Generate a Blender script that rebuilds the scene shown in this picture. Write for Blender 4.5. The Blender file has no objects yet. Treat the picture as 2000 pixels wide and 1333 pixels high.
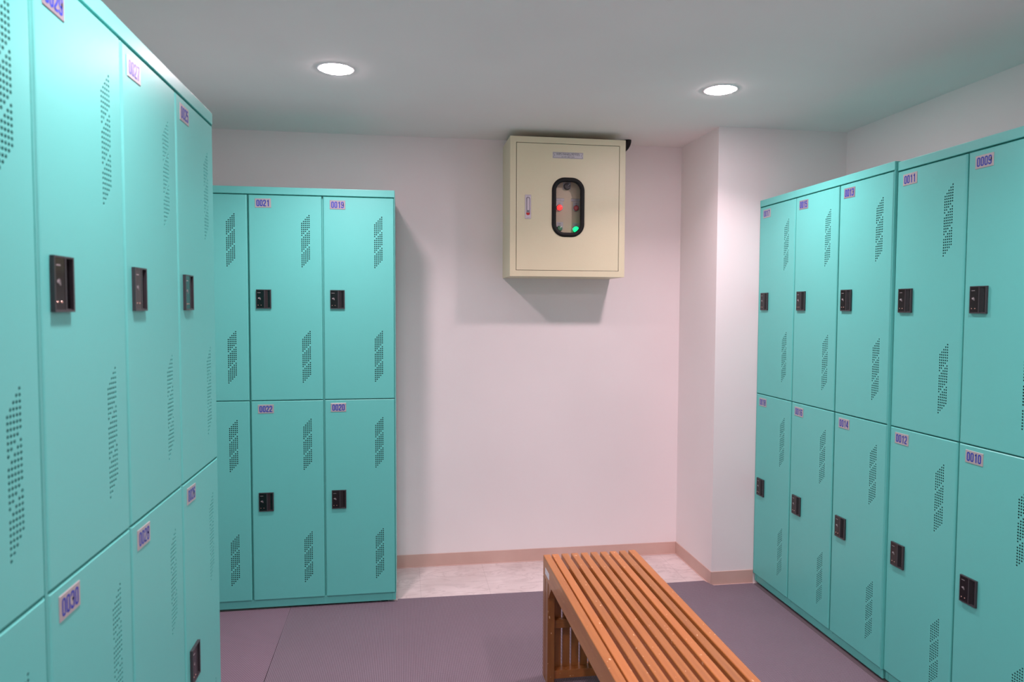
import bpy, bmesh, math, random
from math import sin, cos, pi, radians
from mathutils import Vector, Matrix
random.seed(7)
S = bpy.context.scene
COL = S.collection

# ------------------------------------------------------------ camera, world, exposure
YAW, PITCH, ROLL, FPX, EYE = 0.1547, 0.04784, 0.00372, 1374.62, 1.5175
fwd = Vector((sin(YAW)*cos(PITCH), cos(YAW)*cos(PITCH), -sin(PITCH)))
rgt = Vector((cos(YAW), -sin(YAW), 0.0))
up = rgt.cross(fwd)
r2 = cos(ROLL)*rgt + sin(ROLL)*up
u2 = -sin(ROLL)*rgt + cos(ROLL)*up
cd = bpy.data.cameras.new('camera')
cam = bpy.data.objects.new('camera', cd)
COL.objects.link(cam)
m = Matrix((r2, u2, -fwd)).transposed().to_4x4()
m.translation = (0, 0, EYE)
cam.matrix_world = m
cd.sensor_width = 36.0
cd.lens = FPX*36.0/2000.0
cd.clip_start = 0.02
cd.dof.use_dof = True
cd.dof.focus_distance = 3.4
cd.dof.aperture_fstop = 4.5
S.camera = cam

world = bpy.data.worlds.new('world')
S.world = world
world.use_nodes = True
world.node_tree.nodes['Background'].inputs[0].default_value = (0.02, 0.02, 0.02, 1)
world.node_tree.nodes['Background'].inputs[1].default_value = 0.0

S.view_settings.view_transform = 'Standard'
S.view_settings.look = 'None'
S.view_settings.gamma = 1.0
S.view_settings.use_curve_mapping = False
S.view_settings.exposure = 0.0
S.cycles.max_bounces = 14
S.cycles.diffuse_bounces = 8
S.cycles.transparent_max_bounces = 12
LAMP = 164.0                      # emission of the downlight discs
BEAM = 10.7                       # watts of the narrower beam each downlight throws
LAMP_COLOR = (1.0, 0.74, 0.80)

# ------------------------------------------------------------ measures of the room (metres)
XL, XR = -0.5617, 1.9074           # door planes of the side banks
YBF = 3.5787                       # door plane of the bank on the back wall
W = 0.35                           # one locker column
Z_PL, Z_MID, Z_UP, Z_TOP = 0.058, 1.0550, 2.0612, 2.0957
XWL, XWR = -1.10, 2.409
YW, YF = 4.0757, -1.65
ZC = 2.4813
XP, YP = 1.6652, 3.5725            # pier in the right back corner

# ------------------------------------------------------------ materials
def srgb(r, g, b):
    f = lambda c: (c/12.92 if c <= 0.04045 else ((c+0.055)/1.055)**2.4)
    return (f(r/255), f(g/255), f(b/255), 1.0)

def mat(name, col, rough=0.5, metal=0.0, spec=0.5, emit=None, estr=0.0, coat=0.0):
    m = bpy.data.materials.new(name)
    m.use_nodes = True
    b = m.node_tree.nodes['Principled BSDF']
    b.inputs['Base Color'].default_value = col
    b.inputs['Roughness'].default_value = rough
    b.inputs['Metallic'].default_value = metal
    b.inputs['Specular IOR Level'].default_value = spec
    b.inputs['Coat Weight'].default_value = coat
    if emit:
        b.inputs['Emission Color'].default_value = emit
        b.inputs['Emission Strength'].default_value = estr
    return m

class NT:
    def __init__(s, m):
        s.t = m.node_tree; s.n = s.t.nodes; s.b = s.n['Principled BSDF']
    def add(s, kind, **kw):
        n = s.n.new(kind)
        for k, v in kw.items():
            setattr(n, k, v)
        return n
    def link(s, a, b): s.t.links.new(a, b)
    def math(s, op, a, b=None, c=None):
        n = s.n.new('ShaderNodeMath'); n.operation = op
        for i, v in enumerate((a, b, c)):
            if v is None: continue
            if hasattr(v, 'links'): s.link(v, n.inputs[i])
            else: n.inputs[i].default_value = v
        return n.outputs[0]
    def noise(s, vec, scale, detail=3, rough=0.5, dist=0.0):
        n = s.n.new('ShaderNodeTexNoise')
        n.inputs['Scale'].default_value = scale; n.inputs['Detail'].default_value = detail
        n.inputs['Roughness'].default_value = rough; n.inputs['Distortion'].default_value = dist
        if vec is not None: s.link(vec, n.inputs['Vector'])
        return n.outputs['Fac']
    def ramp(s, fac, stops):
        n = s.n.new('ShaderNodeValToRGB')
        e = n.color_ramp.elements
        while len(e) < len(stops): e.new(0.5)
        for i, (p, c) in enumerate(stops):
            e[i].position = p; e[i].color = c
        s.link(fac, n.inputs[0])
        return n.outputs[0]
    def mix(s, fac, a, b, blend='MIX'):
        n = s.n.new('ShaderNodeMix'); n.data_type = 'RGBA'; n.blend_type = blend
        if hasattr(fac, 'links'): s.link(fac, n.inputs[0])
        else: n.inputs[0].default_value = fac
        for v, k in ((a, 6), (b, 7)):
            if hasattr(v, 'links'): s.link(v, n.inputs[k])
            else: n.inputs[k].default_value = v
        return n.outputs[2]
    def bump(s, h, strength, dist):
        n = s.n.new('ShaderNodeBump')
        n.inputs['Strength'].default_value = strength; n.inputs['Distance'].default_value = dist
        s.link(h, n.inputs['Height']); s.link(n.outputs[0], s.b.inputs['Normal'])
    def obj(s): return s.add('ShaderNodeTexCoord').outputs['Object']
    def pos(s): return s.add('ShaderNodeNewGeometry').outputs['Position']
    def map(s, vec, scale=(1, 1, 1), rot=(0, 0, 0), loc=(0, 0, 0)):
        n = s.add('ShaderNodeMapping')
        n.inputs['Scale'].default_value = scale; n.inputs['Rotation'].default_value = rot
        n.inputs['Location'].default_value = loc
        s.link(vec, n.inputs['Vector'])
        return n.outputs[0]

M = {}
def wall_paint(name, col, rough=0.85):
    m = mat(name, col, rough, spec=0.25)
    t = NT(m); p = t.pos()
    h = t.noise(p, 260, 3, 0.6)
    t.bump(h, 0.12, 0.002)
    c = t.noise(p, 1.7, 2)
    c2 = tuple(x*0.965 for x in col[:3])+(1,)
    t.link(t.ramp(c, [(0.35, c2), (0.7, col)]), t.b.inputs['Base Color'])
    return m
M['wall'] = wall_paint('wall_paint', srgb(238, 231, 231), 0.75)
M['ceiling'] = wall_paint('ceiling_paint', srgb(243, 240, 239))
def steel_paint(name, col, rough, bump, scale, dist):
    m = mat(name, col, rough, spec=0.6)
    t = NT(m); p = t.obj()
    t.bump(t.noise(p, scale, 2, 0.5), bump, dist)
    return m
M['teal'] = steel_paint('teal_powder_coat', srgb(96, 196, 188), 0.38, 0.06, 320, 0.0008)
M['teal_in'] = mat('teal_inside_shade', srgb(24, 38, 38), 0.7)  # same paint as outside; the shade inside the lockers is put into this colour
M['lockblack'] = mat('lock_black_plastic', srgb(26, 26, 29), 0.4)
M['lockgloss'] = mat('lock_gloss_panel', srgb(12, 12, 14), 0.12)
M['lockrim'] = mat('lock_dark_grey_rim', srgb(54, 54, 58), 0.35)
M['lockmark'] = mat('lock_grey_print', srgb(150, 148, 150), 0.5)
M['lockled'] = mat('lock_contact', srgb(205, 170, 155), 0.3, 0.6)
M['plate'] = mat('plate_pale_silver', srgb(178, 176, 178), 0.36, 0.3)
M['plate_dark'] = mat('plate_grey_silver', srgb(160, 156, 164), 0.35, 0.5)
M['digit'] = mat('digit_blue', srgb(8, 50, 172), 0.35)
M['cream'] = steel_paint('cream_enamel', srgb(222, 214, 182), 0.34, 0.5, 380, 0.0014)
M['cream_in'] = mat('cream_inner_plate', srgb(222, 206, 180), 0.5)
M['rubber'] = mat('black_rubber', srgb(12, 12, 13), 0.55, spec=0.3)
M['silver'] = mat('satin_silver', srgb(196, 190, 198), 0.34, 0.45)
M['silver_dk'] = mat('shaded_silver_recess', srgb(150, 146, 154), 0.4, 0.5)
M['ink'] = mat('black_ink', srgb(38, 42, 46), 0.6)
M['tag'] = mat('aluminium_tag', srgb(190, 188, 194), 0.4, 0.2)
M['red'] = mat('red_enamel', srgb(196, 24, 24), 0.35)
M['red_lit'] = mat('red_lamp_lit', srgb(255, 30, 30), 0.3, emit=(1, 0.035, 0.03, 1), estr=1.15)
M['red_dim'] = mat('red_lens', srgb(190, 40, 52), 0.2)
M['green_dim'] = mat('green_lens', srgb(70, 150, 112), 0.2)
M['green_lit'] = mat('green_lamp_lit', srgb(0, 255, 120), 0.3, emit=(0.0, 0.95, 0.34, 1), estr=1.2)
M['knob'] = mat('black_knob', srgb(44, 44, 48), 0.35)
M['chrome'] = mat('chrome_ring', srgb(150, 145, 150), 0.2, 1.0)
M['paper'] = mat('white_label', srgb(232, 228, 236), 0.5)
M['trim'] = mat('white_lamp_trim', srgb(238, 236, 238), 0.4)
M['reflector'] = mat('white_reflector', srgb(250, 246, 248), 0.3)
M['lamp'] = mat('lamp_diffuser', (1, 1, 1, 1), 0.5, emit=LAMP_COLOR+(1,), estr=LAMP)
M['dark'] = mat('black_foot', srgb(20, 20, 22), 0.6)

m = bpy.data.materials.new('clear_window_glass'); m.use_nodes = True
nt = m.node_tree; nt.nodes.remove(nt.nodes['Principled BSDF'])
tr = nt.nodes.new('ShaderNodeBsdfTransparent'); gl = nt.nodes.new('ShaderNodeBsdfGlossy')
tr.inputs[0].default_value = (0.95, 0.96, 0.95, 1)
gl.inputs['Roughness'].default_value = 0.22
fr = nt.nodes.new('ShaderNodeFresnel'); fr.inputs[0].default_value = 1.28
mx = nt.nodes.new('ShaderNodeMixShader')
nt.links.new(fr.outputs[0], mx.inputs[0]); nt.links.new(tr.outputs[0], mx.inputs[1])
nt.links.new(gl.outputs[0], mx.inputs[2])
nt.links.new(mx.outputs[0], nt.nodes['Material Output'].inputs[0])
M['glass'] = m

# baseboard vinyl
m = mat('baseboard_vinyl', srgb(206, 172, 160), 0.5)
t = NT(m); p = t.pos()
t.link(t.ramp(t.noise(p, 5, 4), [(0.3, srgb(198, 164, 153)), (0.7, srgb(210, 178, 167))]), t.b.inputs['Base Color'])
M['base'] = m
M['caulk'] = mat('caulk_bead', srgb(232, 205, 200), 0.6)

# marble-look vinyl tile
m = mat('marble_vinyl_tile', srgb(215, 205, 203), 0.38)
t = NT(m); p = t.pos()
v1 = t.noise(t.map(p, (1.6, 4.6, 1), (0, 0, 0.75)), 2.3, 7, 0.6, 1.3)
veins = t.math('ABSOLUTE', t.math('SUBTRACT', v1, 0.5))
cloud = t.noise(p, 3.2, 5, 0.55)
basec = t.ramp(cloud, [(0.3, srgb(206, 194, 192)), (0.7, srgb(232, 223, 222))])
vr = t.ramp(veins, [(0.0, srgb(176, 160, 160)), (0.045, srgb(236, 229, 228))])
c = t.mix(0.36, basec, vr, 'MULTIPLY')
bk = t.add('ShaderNodeTexBrick'); bk.offset = 0.0
t.link(t.map(p, (1, 1, 1), (0, 0, 0), (-0.092, -0.15, 0)), bk.inputs['Vector'])
for k, v in (('Scale', 1.0), ('Mortar Size', 0.0011), ('Brick Width', 0.366), ('Row Height', 0.366), ('Mortar Smooth', 0.3)):
    bk.inputs[k].default_value = v
c = t.mix(t.math('MULTIPLY', bk.outputs['Fac'], 0.45), c, srgb(150, 135, 135))
t.link(c, t.b.inputs['Base Color'])
M['tile'] = m

# open zig-zag vinyl matting
def matting(name, rot, ca, cb):
    m = mat(name, ca, 0.55, spec=0.35)
    t = NT(m); p = t.map(t.pos(), (1, 1, 1), (0, 0, rot))
    s = t.add('ShaderNodeSeparateXYZ'); t.link(p, s.inputs[0])
    px, py = s.outputs[0], s.outputs[1]
    zig = t.math('MULTIPLY', t.math('PINGPONG', py, 0.004), 0.7)
    u = t.math('ADD', px, zig)
    bar = t.math('PINGPONG', u, 0.0036)
    bar = t.math('DIVIDE', bar, 0.0036)
    dots = t.math('MULTIPLY', t.math('SINE', t.math('MULTIPLY', py, 2*pi/0.008)), 0.18)
    h = t.math('ADD', bar, dots)
    mask = t.ramp(h, [(0.22, (0, 0, 0, 1)), (0.48, (1, 1, 1, 1))])
    n = t.noise(t.pos(), 3.0, 3)
    top = t.mix(n, ca, tuple(x*0.86 for x in ca[:3])+(1,))
    t.link(t.mix(mask, cb, top), t.b.inputs['Base Color'])
    t.bump(mask, 0.55, 0.003)
    return m
M['mat_a'] = matting('grey_violet_matting', 0.0, srgb(138, 124, 136), srgb(80, 68, 78))
M['mat_b'] = matting('grey_violet_matting_turned', 0.95, srgb(145, 125, 140), srgb(86, 70, 82))
M['mat_edge'] = mat('mat_edge_strip', srgb(88, 78, 84), 0.6)

# bench wood
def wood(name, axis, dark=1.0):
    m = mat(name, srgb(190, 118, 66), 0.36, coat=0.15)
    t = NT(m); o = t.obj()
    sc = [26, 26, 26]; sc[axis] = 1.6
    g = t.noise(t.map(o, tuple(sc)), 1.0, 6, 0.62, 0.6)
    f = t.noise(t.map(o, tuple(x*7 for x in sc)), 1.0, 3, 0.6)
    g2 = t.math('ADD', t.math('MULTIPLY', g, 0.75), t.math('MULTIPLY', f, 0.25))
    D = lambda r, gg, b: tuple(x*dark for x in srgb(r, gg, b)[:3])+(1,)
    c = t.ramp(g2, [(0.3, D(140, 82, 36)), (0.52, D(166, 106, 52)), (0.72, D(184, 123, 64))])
    oi = t.add('ShaderNodeObjectInfo')
    c = t.mix(oi.outputs['Random'], c, t.mix(0.5, c, D(184, 112, 58)), 'MIX')
    hv = t.add('ShaderNodeHueSaturation')
    t.link(t.math('ADD', t.math('MULTIPLY', oi.outputs['Random'], 0.20), 0.88), hv.inputs['Value'])
    t.link(c, hv.inputs['Color']); c = hv.outputs[0]
    wsc = [1, 1, 1]; wsc[axis] = 0.45
    w = t.noise(t.map(t.pos(), tuple(wsc)), 130, 2, 0.5)
    spot = t.ramp(w, [(0.715, (0, 0, 0, 1)), (0.73, (1, 1, 1, 1))])
    c = t.mix(t.math('MULTIPLY', spot, 0.75), c, srgb(236, 200, 160))
    t.link(c, t.b.inputs['Base Color'])
    t.bump(g2, 0.08, 0.001)
    return m
M['wood_y'] = wood('varnished_wood_lengthwise', 1)
M['wood_x'] = wood('varnished_wood_crosswise_shaded', 0, 0.7)  # battens and end rails: shade below the seat put into the colour
M['wood_z'] = wood('varnished_wood_upright_shaded', 2, 0.66)  # legs and uprights: same wood, colour darkened to stand for shadow

# ------------------------------------------------------------ mesh helpers
class MB:
    def __init__(s): s.v = []; s.f = []; s.mi = []; s.mats = []
    def m(s, key):
        if key not in s.mats: s.mats.append(key)
        return s.mats.index(key)
    def face(s, pts, key):
        i = len(s.v); s.v += [tuple(p) for p in pts]
        s.f.append(tuple(range(i, i+len(pts)))); s.mi.append(s.m(key))
    def box(s, x0, x1, y0, y1, z0, z1, key):
        i = len(s.v)
        s.v += [(x, y, z) for z in (z0, z1) for y in (y0, y1) for x in (x0, x1)]
        for f in ((0, 2, 3, 1), (4, 5, 7, 6), (0, 1, 5, 4), (2, 6, 7, 3), (0, 4, 6, 2), (1, 3, 7, 5)):
            s.f.append(tuple(i+k for k in f)); s.mi.append(s.m(key))
    def loft(s, rings, key, close=True, cap0=False, cap1=False):
        base = []
        for r in rings:
            base.append(len(s.v)); s.v += [tuple(p) for p in r]
        n = len(rings[0])
        for a, b in zip(base, base[1:]):
            for k in range(n if close else n-1):
                k2 = (k+1) % n
                s.f.append((a+k, a+k2, b+k2, b+k)); s.mi.append(s.m(key))
        if cap0: s.f.append(tuple(base[0]+k for k in reversed(range(n)))); s.mi.append(s.m(key))
        if cap1: s.f.append(tuple(base[-1]+k for k in range(n))); s.mi.append(s.m(key))
    def disc(s, c, r, n, key, axis='y', rr=None):
        pts = []
        for k in range(n):
            a = 2*pi*k/n
            if axis == 'y': pts.append((c[0]+r*cos(a), c[1], c[2]+(rr or r)*sin(a)))
            else: pts.append((c[0]+r*cos(a), c[1]+r*sin(a), c[2]))
        s.face(pts, key)
    def build(s, name, parent=None, bevel=0.0, seg=2, smooth=False, link=True, loc=None, recalc=True):
        me = bpy.data.meshes.new(name)
        me.from_pydata(s.v, [], s.f)
        for k in s.mats: me.materials.append(M[k])
        for p, i in zip(me.polygons, s.mi): p.material_index = i
        bm = bmesh.new(); bm.from_mesh(me)
        bmesh.ops.remove_doubles(bm, verts=bm.verts, dist=1e-6)
        if recalc: bmesh.ops.recalc_face_normals(bm, faces=bm.faces)
        if bevel > 0:
            es = [e for e in bm.edges if len(e.link_faces) == 2 and e.calc_face_angle(0) > 0.6]
            bmesh.ops.bevel(bm, geom=es, offset=bevel, offset_type='OFFSET', segments=seg, profile=0.5,
                            affect='EDGES', clamp_overlap=True)
        bm.to_mesh(me); bm.free()
        if smooth:
            for p in me.polygons: p.use_smooth = True
            try: me.set_sharp_from_angle(angle=radians(35))
            except Exception: pass
        o = bpy.data.objects.new(name, me)
        if link: COL.objects.link(o)
        if parent is not None: o.parent = parent
        if loc is not None: o.location = loc
        return o

def thing(name, label, cat, loc=(0, 0, 0), rz=0.0, group=None):
    o = bpy.data.objects.new(name, None); COL.objects.link(o)
    o.empty_display_size = 0.1
    o.location = loc; o.rotation_euler = (0, 0, rz)
    o['label'] = label; o['category'] = cat
    if group: o['group'] = group
    return o
def tag(o, label, cat, group=None):
    o['label'] = label; o['category'] = cat
    if group: o['group'] = group
    return o
def struct(o): o['kind'] = 'structure'; return o
def inst(src, parent, loc, rot=None, name=None):
    o = src.copy(); COL.objects.link(o); o.parent = parent; o.location = loc
    if rot: o.rotation_euler = rot
    return o

def rrect(cx, cz, w, h, r, y, n=8):
    pts = []
    for (sx, sz, a0) in ((1, 1, 0), (-1, 1, 90), (-1, -1, 180), (1, -1, 270)):
        for k in range(n+1):
            a = radians(a0+90*k/n)
            pts.append((cx+sx*(w/2-r)+r*cos(a), y, cz+sz*(h/2-r)+r*sin(a)))
    return pts
def circle(c, r, n, y):
    return [(c[0]+r*cos(2*pi*k/n), y, c[1]+r*sin(2*pi*k/n)) for k in range(n)]

# ------------------------------------------------------------ the room
LAMPS = [(x, y) for y in (2.978, 1.325, -0.33) for x in (-0.262, 1.392)]
def room():
    b = MB(); b.box(XWL-0.1, XWR+0.1, YF-0.1, YW+0.1, -0.08, 0, 'tile'); struct(b.build('floor'))
    T = 0.1
    for n, a in (('wall_back', (XWL-T, XWR+T, YW, YW+T)), ('wall_front', (XWL-T, XWR+T, YF-T, YF)),
                 ('wall_left', (XWL-T, XWL, YF, YW)), ('wall_right', (XWR, XWR+T, YF, YW))):
        b = MB(); b.box(*a, 0, ZC, 'wall'); struct(b.build(n))
    b = MB(); b.box(XP, XWR, YP, YW, 0, ZC, 'wall'); struct(b.build('wall_pier'))
    # ceiling slab with round openings for the downlights
    R = 0.066; c = 0.09
    b = MB()
    xs = [XWL-T]; ys = [YF-T]
    for x in sorted({p[0] for p in LAMPS}): xs += [x-c, x+c]
    for y in sorted({p[1] for p in LAMPS}): ys += [y-c, y+c]
    xs.append(XWR+T); ys.append(YW+T)
    for i in range(len(xs)-1):
        for j in range(len(ys)-1):
            x0, x1, y0, y1 = xs[i], xs[i+1], ys[j], ys[j+1]
            if i % 2 and j % 2:
                cx, cy = (x0+x1)/2, (y0+y1)/2; N = 48
                ring = [(cx+R*cos(2*pi*k/N), cy+R*sin(2*pi*k/N), ZC) for k in range(N)]
                def sq(k):
                    a = 2*pi*k/N; q = c/max(abs(cos(a)), abs(sin(a)))
                    return (cx+q*cos(a), cy+q*sin(a), ZC)
                for k in range(N):
                    b.face([ring[k], ring[(k+1) % N], sq(k+1), sq(k)], 'ceiling')
                    p, q = ring[k], ring[(k+1) % N]
                    b.face([p, q, (q[0], q[1], ZC+.1), (p[0], p[1], ZC+.1)], 'ceiling')
            else:
                b.face([(x0, y0, ZC), (x1, y0, ZC), (x1, y1, ZC), (x0, y1, ZC)], 'ceiling')
    b.box(XWL-T, XWR+T, YF-T, YW+T, ZC+0.1, ZC+0.14, 'ceiling')
    struct(b.build('ceiling'))
    # baseboards, each with its pale bead of caulk at the floor
    H = 0.0758; t = 0.004
    def bb(name, x0, x1, y0, y1, cb):
        b = MB(); b.box(x0, x1, y0, y1, 0, H, 'base'); b.box(*cb, 0, 0.004, 'caulk')
        struct(b.build(name, bevel=0.0012, seg=2))
    bb('baseboard_back', XWL, XP-t, YW-t, YW, (XWL, XP-t, YW-t-0.004, YW-t))
    bb('baseboard_pier_side', XP-t, XP, YP-t, YW, (XP-t-0.004, XP-t, YP-t, YW-t))
    bb('baseboard_pier_front', XP, XR+0.0, YP-t, YP, (XP-t, XR, YP-t-0.004, YP-t))
room()

# ------------------------------------------------------------ recessed downlights
def downlight(loc, label):
    t = thing('recessed_downlight', label, 'ceiling light', (loc[0], loc[1], ZC), 0, 'recessed ceiling downlights')
    N = 48
    ring = lambda r, z: [(r*cos(2*pi*k/N), r*sin(2*pi*k/N), z) for k in range(N)]
    b = MB(); b.loft([ring(0.0655, 0.0), ring(0.0655, -0.0015), ring(0.069, -0.003), ring(0.077, -0.0022), ring(0.080, 0.0)], 'trim')
    b.build('trim_ring', t, smooth=True, recalc=False)
    b = MB(); b.loft([ring(0.0648, -0.0012), ring(0.0640, 0.006), ring(0.0640, 0.013)], 'reflector')
    b.build('reflector', t, smooth=True, recalc=False)
    b = MB(); b.loft([ring(0.0635, 0.002), ring(0.0633, -0.0028), ring(0.0608, -0.0048), ring(0.0500, -0.0061), ring(0.0250, -0.0067)], 'lamp', cap1=True)
    b.build('diffuser', t, smooth=True)
    ld = bpy.data.lights.new('beam', 'AREA'); ld.shape = 'DISK'; ld.size = 0.118
    ld.energy = BEAM; ld.color = LAMP_COLOR; ld.spread = radians(130)
    lo = bpy.data.objects.new('beam', ld); COL.objects.link(lo); lo.parent = t
    lo.location = (0, 0, -0.0074)
    return t
L0 = downlight(LAMPS[0], 'lit round downlight in the ceiling above the lockers 0019 to 0022')
for (x, y), lab in zip(LAMPS[1:], (
        'lit round downlight in the ceiling to the right of the cream box',
        'lit round downlight beside the left locker bank, out of view overhead',
        'lit round downlight in the ceiling over the near end of the bench',
        'lit round downlight in the ceiling on the left, behind the viewer',
        'lit round downlight in the ceiling on the right, behind the viewer')):
    r = L0.copy(); COL.objects.link(r); r.location = (x, y, ZC); r['label'] = lab
    for ch in list(L0.children): inst(ch, r, ch.location.copy())

# ------------------------------------------------------------ numbers on the plates
def corner(pts, r, closed=False, n=5):
    out = []; N = len(pts)
    for i, p in enumerate(pts):
        if not closed and i in (0, N-1): out.append(Vector(p)); continue
        a = Vector(pts[(i-1) % N]); q = Vector(p); c = Vector(pts[(i+1) % N])
        d1 = (a-q); d2 = (c-q)
        rr = min(r, d1.length*0.5, d2.length*0.5)
        s, e = q+d1.normalized()*rr, q+d2.normalized()*rr
        for k in range(n+1):
            u = k/n
            out.append(s*(1-u)**2+q*2*u*(1-u)+e*u*u)
    return out
def ribbon(b, pts, w, closed, key, y, ox, oz, s):
    N = len(pts); L = []; Rr = []
    for i in range(N):
        p = pts[i]
        if closed: a, c = pts[i-1], pts[(i+1) % N]
        else: a, c = pts[max(i-1, 0)], pts[min(i+1, N-1)]
        d1 = (p-a); d2 = (c-p)
        d1 = d1.normalized() if d1.length > 1e-9 else None
        d2 = d2.normalized() if d2.length > 1e-9 else None
        d1 = d1 or d2; d2 = d2 or d1
        tt = (d1+d2).normalized(); nrm = Vector((-tt.y, tt.x))
        mm = w/2/max(0.5, nrm.dot(Vector((-d1.y, d1.x))))
        L.append(p+nrm*mm); Rr.append(p-nrm*mm)
    P = lambda q: (ox+q.x*s, y, oz+q.y*s)
    for i in range(N if closed else N-1):
        j = (i+1) % N
        b.face([P(L[i]), P(Rr[i]), P(Rr[j]), P(L[j])], key)
GW, GH, SW = 0.0132, 0.031, 0.0043     # glyph box and stroke
a, h_, q = SW/2, GH-SW/2, GW-SW/2
R_ = 0.006
GLY = {
 '0': [([(a, a), (q, a), (q, h_), (a, h_)], True)],
 '1': [([(GW*.22, GH*.78), (GW*.56, GH*.84), (GW*.56, GH*.83)], False), ([(GW*.62, 0), (GW*.62, GH)], False)],
 '2': [([(a, GH*.70), (a, h_), (q, h_), (q, GH*.55), (a, GH*.2), (a, a)], False), ([(a*0.2, a), (GW, a)], False)],
 '3': [([(a, GH*.74), (a, h_), (q, h_), (q, GH*.54), (GW*.42, GH*.53)], False), ([(GW*.42, GH*.53), (q, GH*.53), (q, a), (a, a), (a, GH*.27)], False)],
 '4': [([(GW*.72, 0), (GW*.72, GH)], False), ([(GW, GH*.25), (a*.6, GH*.25)], False), ([(a*.8, GH*.22), (GW*.62, GH*.97)], False)],
 '5': [([(GW*.95, h_), (a, h_)], False), ([(a, GH), (a, GH*.47)], False), ([(a, GH*.5), (a+.0015, GH*.59), (q, GH*.60), (q, a), (a, a), (a, GH*.26)], False)],
 '6': [([(q, GH*.74), (q, h_), (a, h_), (a, GH*.3)], False), ([(a, a), (q, a), (q, GH*.57), (a, GH*.57)], True)],
 '7': [([(0, h_), (GW, h_)], False), ([(q, h_), (q, GH*.78), (GW*.4, GH*.3), (GW*.38, 0)], False)],
 '8': [([(a, a), (q, a), (q, GH*.52), (a, GH*.52)], True), ([(a, GH*.52), (q, GH*.52), (q, h_), (a, h_)], True)],
 '9': [([(a, GH*.26), (a, a), (q, a), (q, GH*.7)], False), ([(a, GH*.43), (q, GH*.43), (q, h_), (a, h_)], True)],
}
def plate(num, dark):
    b = MB(); w, h = 0.075, 0.044
    ring = lambda e, y: [(e, y, e-h), (w-e, y, e-h), (w-e, y, -e), (e, y, -e)]
    b.loft([ring(0, 0), ring(0, -0.0008), ring(0.0009, -0.0016)], 'plate_dark' if dark else 'plate', cap1=True)
    x = (w-4*GW-3*0.0024)/2
    for ch in num:
        for pts, cl in GLY[ch]:
            ribbon(b, corner(pts, R_, cl), SW, cl, 'digit', -0.0019, x, -h+0.0065, 1.0)
        x += GW+0.0024
    return b.build('number_plate', link=False, recalc=False)

# ------------------------------------------------------------ locker parts
def door_mesh(h, name):
    """perforated sheet steel door: origin at its lower left front corner, facing -y"""
    w, r, dep = 0.3425, 0.006, 0.018
    b = MB()
    prof = [(0, dep)]
    for k in range(7):
        an = radians(90*k/6); prof.append((r-r*cos(an), r-r*sin(an)))
    right = [(w-x, y) for x, y in reversed(prof)]
    ch = 0.0026
    for side in (prof, right):
        lv = []
        for z, c in ((0, 1), (ch, 0), (h-ch, 0), (h, 1)):
            lv.append([(x, max(y, ch) if c else y, z) for x, y in side])
        b.loft(lv, 'teal', close=False)
    b.face([(r, ch, 0), (w-r, ch, 0), (w-r, 0, ch), (r, 0, ch)], 'teal')
    b.face([(r, 0, h-ch), (w-r, 0, h-ch), (w-r, ch, h), (r, ch, h)], 'teal')
    b.face([(x, max(y, ch), 0) for x, y in prof+right], 'teal')
    b.face([(x, max(y, ch), h) for x, y in prof+right], 'teal')
    # perforated field: columns / rows
    px, pz, hr = 0.0087, 0.0096, 0.0032
    xc0 = 0.2480                                  # left column centre (door coordinates)
    fx0, fx1 = xc0-px/2, xc0+4.5*px
    def rect(x0, x1, z0, z1):
        b.face([(x0, 0, z0), (x1, 0, z0), (x1, 0, z1), (x0, 0, z1)], 'teal')
    zs = [h-ch]
    for top in (0.094, 0.6615):
        zt = h-top+pz/2; zb = zt-27*pz
        rect(r, w-r, zt, zs[-1]); rect(r, fx0, zb, zt); rect(fx1, w-r, zb, zt)
        zs.append(zb)
        for row in range(27):
            for c in range(5):
                x, z = xc0+c*px, zt-pz/2-row*pz
                k = row-(4-c)
                if not (0 <= k <= 22 and k not in (7, 15)):
                    rect(x-px/2, x+px/2, z-pz/2, z+pz/2); continue
                o = [(x+hr*cos(radians(22.5+45*i)), z+hr*sin(radians(22.5+45*i))) for i in range(8)]
                C = [(x+px/2, z+pz/2), (x-px/2, z+pz/2), (x-px/2, z-pz/2), (x+px/2, z-pz/2)]
                F = lambda L: b.face([(u, 0, v) for u, v in L], 'teal')
                for i in range(4):
                    F([C[i], o[2*i+1], o[2*i]])
                    F([C[i], C[(i+1) % 4], o[(2*i+2) % 8], o[2*i+1]])
                for i in range(8):
                    p, q2 = o[i], o[(i+1) % 8]
                    b.face([(p[0], 0, p[1]), (q2[0], 0, q2[1]), (q2[0], .0012, q2[1]), (p[0], .0012, p[1])], 'teal')
    rect(r, w-r, ch, zs[-1])
    return b.build('door', link=False)

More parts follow.
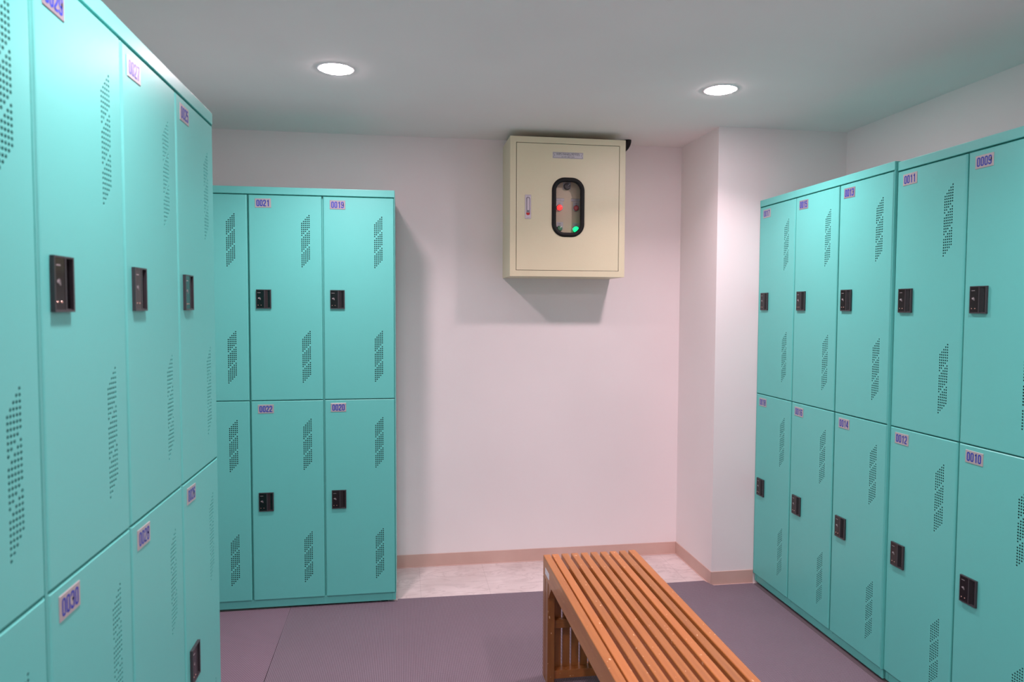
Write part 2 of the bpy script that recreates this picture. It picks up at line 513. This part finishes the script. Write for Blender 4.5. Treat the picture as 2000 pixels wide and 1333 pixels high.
def lock_mesh():
    """black keypad lock with a recessed pull: origin at the centre of its back, facing -y"""
    b = MB(); w, h, d = 0.070, 0.0925, 0.0072
    x0, x1, z0, z1 = -w/2, w/2, -h/2, h/2
    ri = 0.003; xd = x0+0.037                       # divider between panel and pull
    def ringbox(xa, xb, za, zb, y0, y1, key): b.box(xa, xb, y0, y1, za, zb, key)
    ringbox(x0, x0+ri, z0, z1, -d, 0, 'lockrim'); ringbox(x1-ri*1.6, x1, z0, z1, -d, 0, 'lockrim')
    ringbox(x0+ri, x1-ri*1.6, z1-ri, z1, -d, 0, 'lockrim'); ringbox(x0+ri, x1-ri*1.6, z0, z0+ri*1.3, -d, 0, 'lockrim')
    ringbox(xd, xd+0.004, z0+ri*1.3, z1-ri, -d, 0, 'lockrim')
    ringbox(x0+ri, xd, z0+ri*1.3, z1-ri, -d+0.0006, 0, 'lockgloss')
    # pull: sloped wall into the recess
    xa, xb = xd+0.004, x1-ri*1.6
    b.face([(xa, -d+.001, z0+ri*1.3), (xa+0.013, -0.0012, z0+ri*1.3), (xa+0.013, -0.0012, z1-ri), (xa, -d+.001, z1-ri)], 'lockblack')
    b.face([(xa+0.013, -0.0008, z0+ri*1.3), (xb, -0.0008, z0+ri*1.3), (xb, -0.0008, z1-ri), (xa+0.013, -0.0008, z1-ri)], 'lockgloss')
    b.box(xa, xb, -0.004, -0.0006, z0+ri*1.3, z0+ri*1.3+0.0015, 'lockrim')
    # printed maker's line, card mark, two contacts
    y = -d+0.0004
    for k in range(6):
        b.box(x0+.0075+k*.0024, x0+.0092+k*.0024, y, y+.0004, z1-.0165, z1-.0143, 'lockmark')
    for rr, aa in ((0.0035, 0), (0.006, 0), (0.0085, 0)):
        pts = []
        for k in range(9):
            an = radians(-50+100*k/8+25)
            pts.append(Vector((rr*cos(an), rr*sin(an))))
        ribbon(b, pts, 0.0011, False, 'lockmark', y, x0+.0125, 0.0005, 1.0)
    b.face(rrect(x0+.0135, 0.0045, 0.0085, 0.0052, 0.0015, y, 3), 'lockmark')
    for xx in (x0+.0095, x0+.0235):
        b.loft([circle((xx, z0+.0165), .0020, 10, y+.0003), circle((xx, z0+.0165), .0014, 10, y-.0008)], 'lockled', cap1=True)
    return b.build('lock', link=False, bevel=0.0)

DOOR_LO = door_mesh(Z_MID-0.0018-0.0600, 'lower')
DOOR_UP = door_mesh(Z_UP-0.0052-(Z_MID+0.0022), 'upper')
LOCK = lock_mesh()
DEPTH = 0.478

def bank_body():
    b = MB(); w = 3*W; k = 'teal'; i_ = 'teal_in'
    b.box(0, 0.0028, 0.0015, DEPTH, Z_PL, Z_UP, k); b.box(w-0.0028, w, 0.0015, DEPTH, Z_PL, Z_UP, k)
    b.box(0.0028, w-0.0028, DEPTH-0.004, DEPTH, Z_PL, Z_UP, i_)
    # compartment insides in the shade-dark colour, and the teal front edges of the partitions
    def post(x0, x1):
        b.box(x0, x1, 0.0195, 0.0225, Z_PL, Z_UP, k); b.box(x0, x1, 0.0225, DEPTH-.004, Z_PL, Z_UP, i_)
    for i in (1, 2): post(i*W-0.009, i*W+0.009)
    post(0.0028, 0.010); post(w-0.010, w-0.0028)
    for i in range(3):
        x0, x1 = (0.010 if i == 0 else i*W+0.009), (w-.010 if i == 2 else (i+1)*W-0.009)
        for za, zb in ((Z_MID-.008, Z_MID+.008), (Z_PL, Z_PL+.012), (Z_UP-.012, Z_UP)):
            b.box(x0, x1, 0.0195, 0.0225, za, zb, k); b.box(x0, x1, 0.0225, DEPTH-.004, za, zb, i_)
    return b.build('body', link=False)
def bank_cap():
    b = MB(); b.box(0, 3*W, -0.0005, DEPTH, Z_UP, Z_TOP, 'teal')
    return b.build('top_cap', link=False, bevel=0.0018, seg=3)
def bank_plinth():
    b = MB(); w = 3*W
    b.box(0.002, w-0.002, 0.012, DEPTH-0.03, 0.017, Z_PL, 'teal')
    for i in (1, 2):
        b.box(i*W-.013, i*W+.013, 0.0105, 0.012, 0.044, Z_PL, 'teal')
    b.box(0.002, 0.020, 0.0108, 0.012, 0.018, Z_PL, 'teal'); b.box(w-0.020, w-0.002, 0.0108, 0.012, 0.018, Z_PL, 'teal')
    return b.build('plinth', link=False, bevel=0.0006, seg=1)
def bank_foot():
    b = MB(); ring = lambda r, z: [(r*cos(2*pi*k/16), r*sin(2*pi*k/16), z) for k in range(16)]
    b.loft([ring(.018, 0), ring(.018, .004), ring(.012, .006), ring(.012, .017)], 'dark', cap0=True, cap1=True)
    return b.build('foot', link=False)
BODY, CAP, PLINTH, FOOT = bank_body(), bank_cap(), bank_plinth(), bank_foot()

DARKPLATES = {'0013', '0015', '0019', '0029'}
def bank(label, loc, rz, tops):
    """one free-standing unit of three columns and six doors; tops = numbers of the upper doors, left to right"""
    t = thing('locker_bank', label, 'lockers', loc, rz, 'turquoise steel locker banks')
    inst(BODY, t, (0, 0, 0)); inst(CAP, t, (0, 0, 0)); inst(PLINTH, t, (0, 0, 0))
    for fx in (0.06, 3*W-0.06):
        for fy in (0.05, DEPTH-0.07): inst(FOOT, t, (fx, fy, 0))
    for i, n in enumerate(tops):
        for lower in (False, True):
            num = '%04d' % (n+(1 if lower else 0))
            d = inst(DOOR_LO if lower else DOOR_UP, t, (i*W+0.0035, random.uniform(-0.0006, 0.0006), 0.060 if lower else Z_MID+0.0022))
            d['label'] = 'locker door numbered ' + num
            hd = (Z_MID-0.0018-0.060) if lower else (Z_UP-0.0052-(Z_MID+0.0022))
            inst(LOCK, d, (0.0310+0.035, 0, hd*0.4965))
            p = plate(num, num in DARKPLATES); COL.objects.link(p); p.parent = d
            p.location = (0.0300+random.uniform(-.0015, .002), 0, hd-0.0165+random.uniform(-.001, .001))
            p.rotation_euler = (0, radians(random.uniform(-1.2, 1.8)), 0)
    return t
bank('turquoise steel locker bank standing against the back wall, doors 0019 to 0022 in view', (-0.0354-3*W, YBF, 0), 0, (23, 21, 19))
bank('turquoise steel locker bank on the left with doors 0025 to 0030', (XL, 2.255-3*W, 0), pi/2, (29, 27, 25))
bank('turquoise steel locker bank at the left edge of the photo, nearest, numbers out of view', (XL, 2.255-6*W-0.001, 0), pi/2, (35, 33, 31))
bank('turquoise steel locker bank on the right with doors 0013 to 0018, beside the pier', (XR, 3.5700, 0), -pi/2, (17, 15, 13))
rb = bank('turquoise steel locker bank at the right edge of the photo with doors 0009 to 0012', (XR+0.010, 3.5700-3*W-0.001, 0), -pi/2, (11, 9, 7))
rb.scale = (1, 1, 0.9972)            # this unit stands a few millimetres lower

# ------------------------------------------------------------ floor mats
def floor_mat(name, poly, key, label, th=0.007):
    b = MB()
    b.loft([[(x, y, 0.0002) for x, y in poly], [(x, y, th) for x, y in poly]], 'mat_edge', cap0=True)
    b.face([(x, y, th) for x, y in poly], key)
    o = b.build(name)
    tag(o, label, 'floor mat', 'perforated floor mats')
    return o
XM = -0.5495
floor_mat('floor_mat', [(XM+0.0008, -1.2), (1.898, -1.2), (1.898, 3.553), (1.672, 3.553), (1.646, 3.625), (0.7, 3.612), (-0.028, 3.622), (-0.028, 3.604), (XM-0.0085, 3.604)],
          'mat_a', 'large grey violet perforated floor mat under the bench')
floor_mat('floor_mat', [(XWL+.01, 2.262), (XM, 2.262), (XM-0.0095, 3.594), (XWL+.01, 3.588)],
          'mat_b', 'pinkish violet floor mat strip in the left corner between the locker banks')
b = MB(); b.box(1.8985, 1.9265, -1.2, 3.545, 0.0002, 0.0085, 'mat_edge')
tag(b.build('mat_border_strip', bevel=0.001, seg=1), 'narrow dark edging strip along the foot of the right lockers', 'edging strip')

# ------------------------------------------------------------ slatted bench
def bench():
    ZT, y1 = 0.51, 2.772; y0 = y1-1.60; Lc = (y0+y1)/2
    xa, xb = 0.5643, 0.9550
    t = thing('slatted_bench', 'orange-brown wooden slatted bench with end panels, standing on the violet mat', 'bench', ((xa+xb)/2, Lc, 0.007))
    ox, oy, oz = (xa+xb)/2, Lc, 0.007
    def part(name, x0, x1, ya, yb, z0, z1, key, bev=0.003, parent=t):
        cx, cy, cz = (x0+x1)/2, (ya+yb)/2, (z0+z1)/2
        b = MB(); b.box(x0-cx, x1-cx, ya-cy, yb-cy, z0-cz, z1-cz, key)
        return b.build(name, parent, bevel=bev, seg=2, loc=(cx-ox, cy-oy, cz-oz))
    # side rails (their top edges are the outer slats)
    part('side_rail', xa, xa+0.0294, y0, y1, 0.427, ZT, 'wood_y')
    part('side_rail', xb-0.0300, xb, y0, y1+0.004, 0.427, ZT, 'wood_y')
    first = part('slat', 0.5992, 0.5992+0.0286, y0, y1+0.002, ZT-0.026, ZT, 'wood_y')
    for i in range(1, 8):
        x = 0.5992+i*0.04074
        inst(first, t, (x+0.0143-ox, first.location.y+random.uniform(-.001, .002), first.location.z))
    # cross battens below the slats
    for yy in (y0+0.10, Lc-0.25, Lc+0.25, y1-0.13):
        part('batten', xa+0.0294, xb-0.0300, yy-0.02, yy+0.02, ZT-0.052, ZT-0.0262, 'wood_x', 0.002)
    for e, s in ((y1, -1), (y0, 1)):
        Y = lambda d0, d1: (min(e+s*d0, e+s*d1), max(e+s*d0, e+s*d1))
        for sx in (0, 1):
            X = (lambda u0, u1: (xa+u0, xa+u1)) if sx == 0 else (lambda u0, u1: (xb-u1, xb-u0))
            lx = X(0, 0.0300); ly = Y(0.000, 0.042)
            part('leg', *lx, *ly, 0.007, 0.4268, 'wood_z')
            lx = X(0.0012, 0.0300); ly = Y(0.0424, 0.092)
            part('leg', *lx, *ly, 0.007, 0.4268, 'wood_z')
            # corner wedge under the rail
            b = MB(); wx0, wx1 = X(0.003, 0.027); d0 = 0.0925
            prof = [(e+s*d0, 0.4268), (e+s*(d0+0.055), 0.4268), (e+s*d0, 0.365)]
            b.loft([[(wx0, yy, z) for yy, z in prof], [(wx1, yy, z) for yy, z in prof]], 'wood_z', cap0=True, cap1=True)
            wd = b.build('corner_bracket', t, loc=(-ox, -oy, -oz))
        # end panel: uprights between the legs, tied by two rails
        xi0, xi1 = xa+0.0302, xb-0.0302
        n = 9; pitch = (xi1-xi0)/n
        py = Y(0.030, 0.046)
        for k in range(n):
            x = xi0+pitch*k+0.0068
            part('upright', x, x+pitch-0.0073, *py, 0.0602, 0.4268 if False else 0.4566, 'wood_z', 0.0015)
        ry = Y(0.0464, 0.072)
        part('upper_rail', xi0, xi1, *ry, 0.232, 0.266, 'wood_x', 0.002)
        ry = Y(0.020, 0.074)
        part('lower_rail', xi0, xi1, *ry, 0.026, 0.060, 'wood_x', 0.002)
    # small white label on the left rail, near the back
    b = MB(); b.box(xa-0.0007, xa-0.0001, 2.652, 2.726, 0.449, 0.474, 'paper')
    for k in range(3):
        b.box(xa-0.0009, xa-0.0007, 2.662, 2.716-0.008*k, 0.4675-0.007*k, 0.4685-0.007*k, 'lockmark')
    b.build('sticker', t, loc=(-ox, -oy, -oz))
    return t
bench()

# ------------------------------------------------------------ cream control box on the back wall
def text_mesh(b, txt, x, z, y, size, key, sx=1.0, bold=0.0):
    c = bpy.data.curves.new('t', 'FONT'); c.body = txt; c.size = size; c.offset = bold
    c.align_x = 'CENTER'; c.resolution_u = 3
    o = bpy.data.objects.new('t', c); COL.objects.link(o)
    dg = bpy.context.evaluated_depsgraph_get()
    me = bpy.data.meshes.new_from_object(o.evaluated_get(dg))
    for p in me.polygons:
        b.face([(x+me.vertices[i].co.x*sx, y, z+me.vertices[i].co.y) for i in p.vertices], key)
    bpy.data.objects.remove(o); bpy.data.meshes.remove(me)

def control_box():
    x0, x1, z0, z1, D = 0.5785, 1.2250, 1.6870, 2.4430, 0.2795
    cx, cz = (x0+x1)/2, (z0+z1)/2; w, h = x1-x0, z1-z0
    t = thing('control_box', 'cream steel electrical control box with oval window, hung high on the back wall', 'control box', (cx, YW-D, cz))
    # local: x, z centred, front face y=0, back y=D
    dx0, dx1, dz0, dz1 = 0.6118-cx, 1.1905-cx, 1.7195-cz, 2.4098-cz
    X, Z = w/2, h/2
    b = MB()
    rect = lambda a0, a1, c0, c1, y: [(a0, y, c0), (a1, y, c0), (a1, y, c1), (a0, y, c1)]
    b.loft([rect(-X, X, -Z, Z, D), rect(-X, X, -Z, Z, 0), rect(dx0, dx1, dz0, dz1, 0), rect(dx0, dx1, dz0, dz1, 0.003)], 'cream', cap0=True)
    b.loft([rect(dx0, dx1, dz0, dz1, 0.003), rect(dx0, dx1, dz0, dz1, 0.018), rect(dx0+.012, dx1-.012, dz0+.012, dz1-.012, 0.0181)], 'rubber')
    b.loft([rect(dx0+.012, dx1-.012, dz0+.012, dz1-.012, 0.0181), rect(-X+.002, X-.002, -Z+.002, Z-.002, 0.0202), rect(-X+.002, X-.002, -Z+.002, Z-.002, D-.002)], 'cream', cap1=True)
    b.build('enclosure', t, bevel=0.0016, seg=2)
    # door sheet with the window opening
    g = 0.0026
    ax0, ax1, az0, az1 = dx0+g, dx1-g, dz0+g, dz1-g
    ww, wh, wr = 0.160, 0.300, 0.062
    wcx, wcz = 0.9010-cx, 2.0665-cz
    b = MB(); n = 10
    inner = rrect(wcx, wcz, ww, wh, wr, 0, n)
    oc = [(ax1, 0, az1), (ax0, 0, az1), (ax0, 0, az0), (ax1, 0, az0)]
    N = len(inner)
    for q_ in range(4):
        s0 = q_*(n+1)
        for k in range(n): b.face([inner[s0+k], inner[s0+k+1], oc[q_]], 'cream')
        b.face([inner[s0+n], inner[(s0+n+1) % N], oc[(q_+1) % 4], oc[q_]], 'cream')
    b.loft([inner, [(x, 0.014, z) for x, y, z in inner]], 'cream')
    b.loft([oc, [(x, 0.014, z) for x, y, z in oc]], 'cream')
    d = b.build('door', t)
    # rubber gasket round the window
    b = MB(); rings = []
    for off, y in ((0.0, 0.0), (0.0015, -0.005), (0.005, -0.0075), (0.012, -0.0085), (0.019, -0.0075), (0.0235, -0.0045), (0.0245, 0.001), (0.0245, 0.004), (0.0, 0.004)):
        rings.append(rrect(wcx, wcz, 0.184-2*off, 0.324-2*off, 0.072-off, y, 12))
    b.loft(rings, 'rubber'); b.build('window_gasket', d, smooth=True)
    b = MB(); b.face(rrect(wcx, wcz, 0.138, 0.278, 0.05, 0.001, 12), 'glass'); b.build('window_pane', d)
    # flush handle
    hx, hz, hw, hh = 0.6772-cx, 2.0643-cz, 0.0335, 0.130
    b = MB()
    ring = lambda a, c, r, y: rrect(hx, hz, a, c, r, y, 4)
    b.loft([ring(hw, hh, .003, 0), ring(hw, hh, .003, -.002), ring(hw-.002, hh-.002, .002, -.003)], 'silver')
    rec = lambda a, c, r, y: rrect(hx, hz+0.003, a, c, r, y, 4)
    b.loft([ring(hw-.002, hh-.002, .002, -.003), rec(.021, .098, .009, -.003)], 'silver')
    b.loft([rec(.021, .098, .009, -.003), rec(.019, .096, .009, -.0005)], 'silver_dk', cap1=True)
    b.loft([rrect(hx+.0012, hz+.014, .0145, .070, .006, -.0006, 4), rrect(hx+.0012, hz+.014, .0125, .068, .005, -.0035, 4)], 'silver', cap1=True)
    b.face([(hx+.0085*cos(radians(a_)), -.0038, hz-.0335+.0125*sin(radians(a_))) for a_ in range(180, 361, 12)], 'red')
    b.loft([[(hx+.0105*cos(radians(a_)), -.0006, hz-.0325+.0145*sin(radians(a_))) for a_ in range(180, 361, 12)],
            [(hx+.0092*cos(radians(a_)), -.0036, hz-.0325+.0135*sin(radians(a_))) for a_ in range(180, 361, 12)]], 'red', cap1=True)
    b.loft([circle((hx, hz-.0235), .0022, 10, -.0030), circle((hx, hz-.0235), .0022, 10, -.0040)], 'ink', cap1=True)
    b.box(hx-.009, hx+.009, -.0032, -.003, hz+.0575, hz+.0590, 'silver_dk')
    b.box(hx-.008, hx+.008, -.0032, -.003, hz-.0590, hz-.0575, 'silver_dk')
    b.build('handle', d)
    # engraved name plate
    nx, nz, nw, nh = 0.8977-cx, 2.3475-cz, 0.171, 0.0335
    b = MB(); b.box(nx-nw/2, nx+nw/2, -.0012, 0, nz-nh/2, nz+nh/2, 'tag')
    y = -.0014
    cA, cB = nw/2-.004, nh/2-.0025
    path = []
    for sx, a0 in ((1, 90), (-1, 270)):
        pts = [(sx*cA, cB*(1 if sx > 0 else -1))]
        for a_ in range(0, 181, 20):
            an = radians(90+a_) if sx > 0 else radians(270+a_)
            pts.append((sx*cA+.006*cos(an), .006*sin(an)))
        pts.append((sx*cA, -cB*(1 if sx > 0 else -1)))
        path += [Vector(p_) for p_ in pts]
    ribbon(b, path, 0.0012, True, 'ink', y, nx, nz, 1.0)
    text_mesh(b, 'WPS PANEL(\uc81c\uc5b4\ubc18)', nx, nz+.0005, y, .0155, 'ink', 0.98)
    text_mesh(b, 'AC 4W 380V-220V', nx, nz-.0110, y, .0088, 'ink', 1.05)
    b.build('name_plate', d, recalc=False)
    # inner plate with switches, seen through the window
    P = 0.062
    b = MB(); b.box(dx0+.02, dx1-.02, P, P+.002, dz0+.02, dz1-.02, 'cream_in')
    ip = b.build('inner_plate', t)
    def tagplate(x, z, w_, h_2, txt, name='tag_plate'):
        b = MB(); b.box(x-w_/2, x+w_/2, P-.0012, P, z-h_2/2, z+h_2/2, 'tag')
        for (p_, q_) in (((-1, 1), (1, 1)), ((-1, -1), (1, -1))):
            zz = z+p_[1]*(h_2/2-.001)
            b.box(x-w_/2+.0005, x+w_/2-.0005, P-.0014, P-.0012, zz-.0004, zz+.0004, 'ink')
        text_mesh(b, txt, x, z-.0025, P-.0015, .0085, 'ink')
        b.build(name, ip, recalc=False)
    L = lambda x, z: (x-cx, z-cz)
    kx, kz = L(.9073, 2.1895)
    b = MB(); b.box(kx-.022, kx+.022, P-.001, P, kz-.016, kz+.032, 'tag')
    b.loft([circle((kx, kz), .0195, 24, P-.001), circle((kx, kz), .0195, 24, P-.006), circle((kx, kz), .0165, 24, P-.008), circle((kx, kz), .0155, 24, P-.022)], 'knob', cap1=True)
    ribbon(b, [Vector((.002, .002)), Vector((.011, .011))], .0032, False, 'paper', P-.0225, kx, kz, 1.0)
    b.build('selector_switch', ip, recalc=False)
    tagplate(.8700-cx, 2.1165-cz, .044, .016, '\u00b7 \u25aa \u00b7', 'tag_plate')
    tagplate(.9615-cx, 2.1165-cz, .060, .016, '\u00b7 \u25aa \u25aa \u00b7', 'tag_plate')
    def button(x, z, key, r, name, word):
        bx, bz = L(x, z)
        b = MB(); b.box(bx-.015, bx+.022, P-.001, P, bz-.004, bz+.0365, 'tag')
        text_mesh(b, word, bx+.002, bz+.0225, P-.0012, .0085, 'ink')
        b.loft([circle((bx, bz), r+.003, 24, P-.001), circle((bx, bz), r+.003, 24, P-.008), circle((bx, bz), r, 24, P-.009)], 'chrome')
        b.loft([circle((bx, bz), r, 24, P-.009), circle((bx, bz), r, 24, P-.018), circle((bx, bz), r*.82, 24, P-.022), circle((bx, bz), r*.4, 24, P-.0235)], key, cap1=True)
        b.build(name, ip, recalc=False)
    button(.8644, 2.071, 'red_lit', .0155, 'indicator_button', 'ON')
    button(.9580, 2.0706, 'red_dim', .0145, 'indicator_button', 'ON')
    button(.8652, 1.9564, 'green_dim', .0135, 'indicator_button', 'OFF')
    button(.9575, 1.9527, 'green_lit', .0165, 'indicator_button', 'OFF')
    # black conduit elbow from the box side up to the ceiling
    b = MB(); c0 = Vector((X, 0.155, ZC-cz)); R, r = 0.0605, 0.0215
    rings = []
    for k in range(0, 13):
        an = radians(-90+90*k/12)
        ctr = c0+Vector((R*cos(an), 0, R*sin(an)))
        nx_ = Vector((cos(an), 0, sin(an)))
        rings.append([tuple(ctr+nx_*r*cos(2*pi*j/16)+Vector((0, r*sin(2*pi*j/16), 0))) for j in range(16)])
    b.loft(rings, 'rubber', cap0=True, cap1=True)
    b.build('conduit_elbow', t, smooth=True)
control_box()
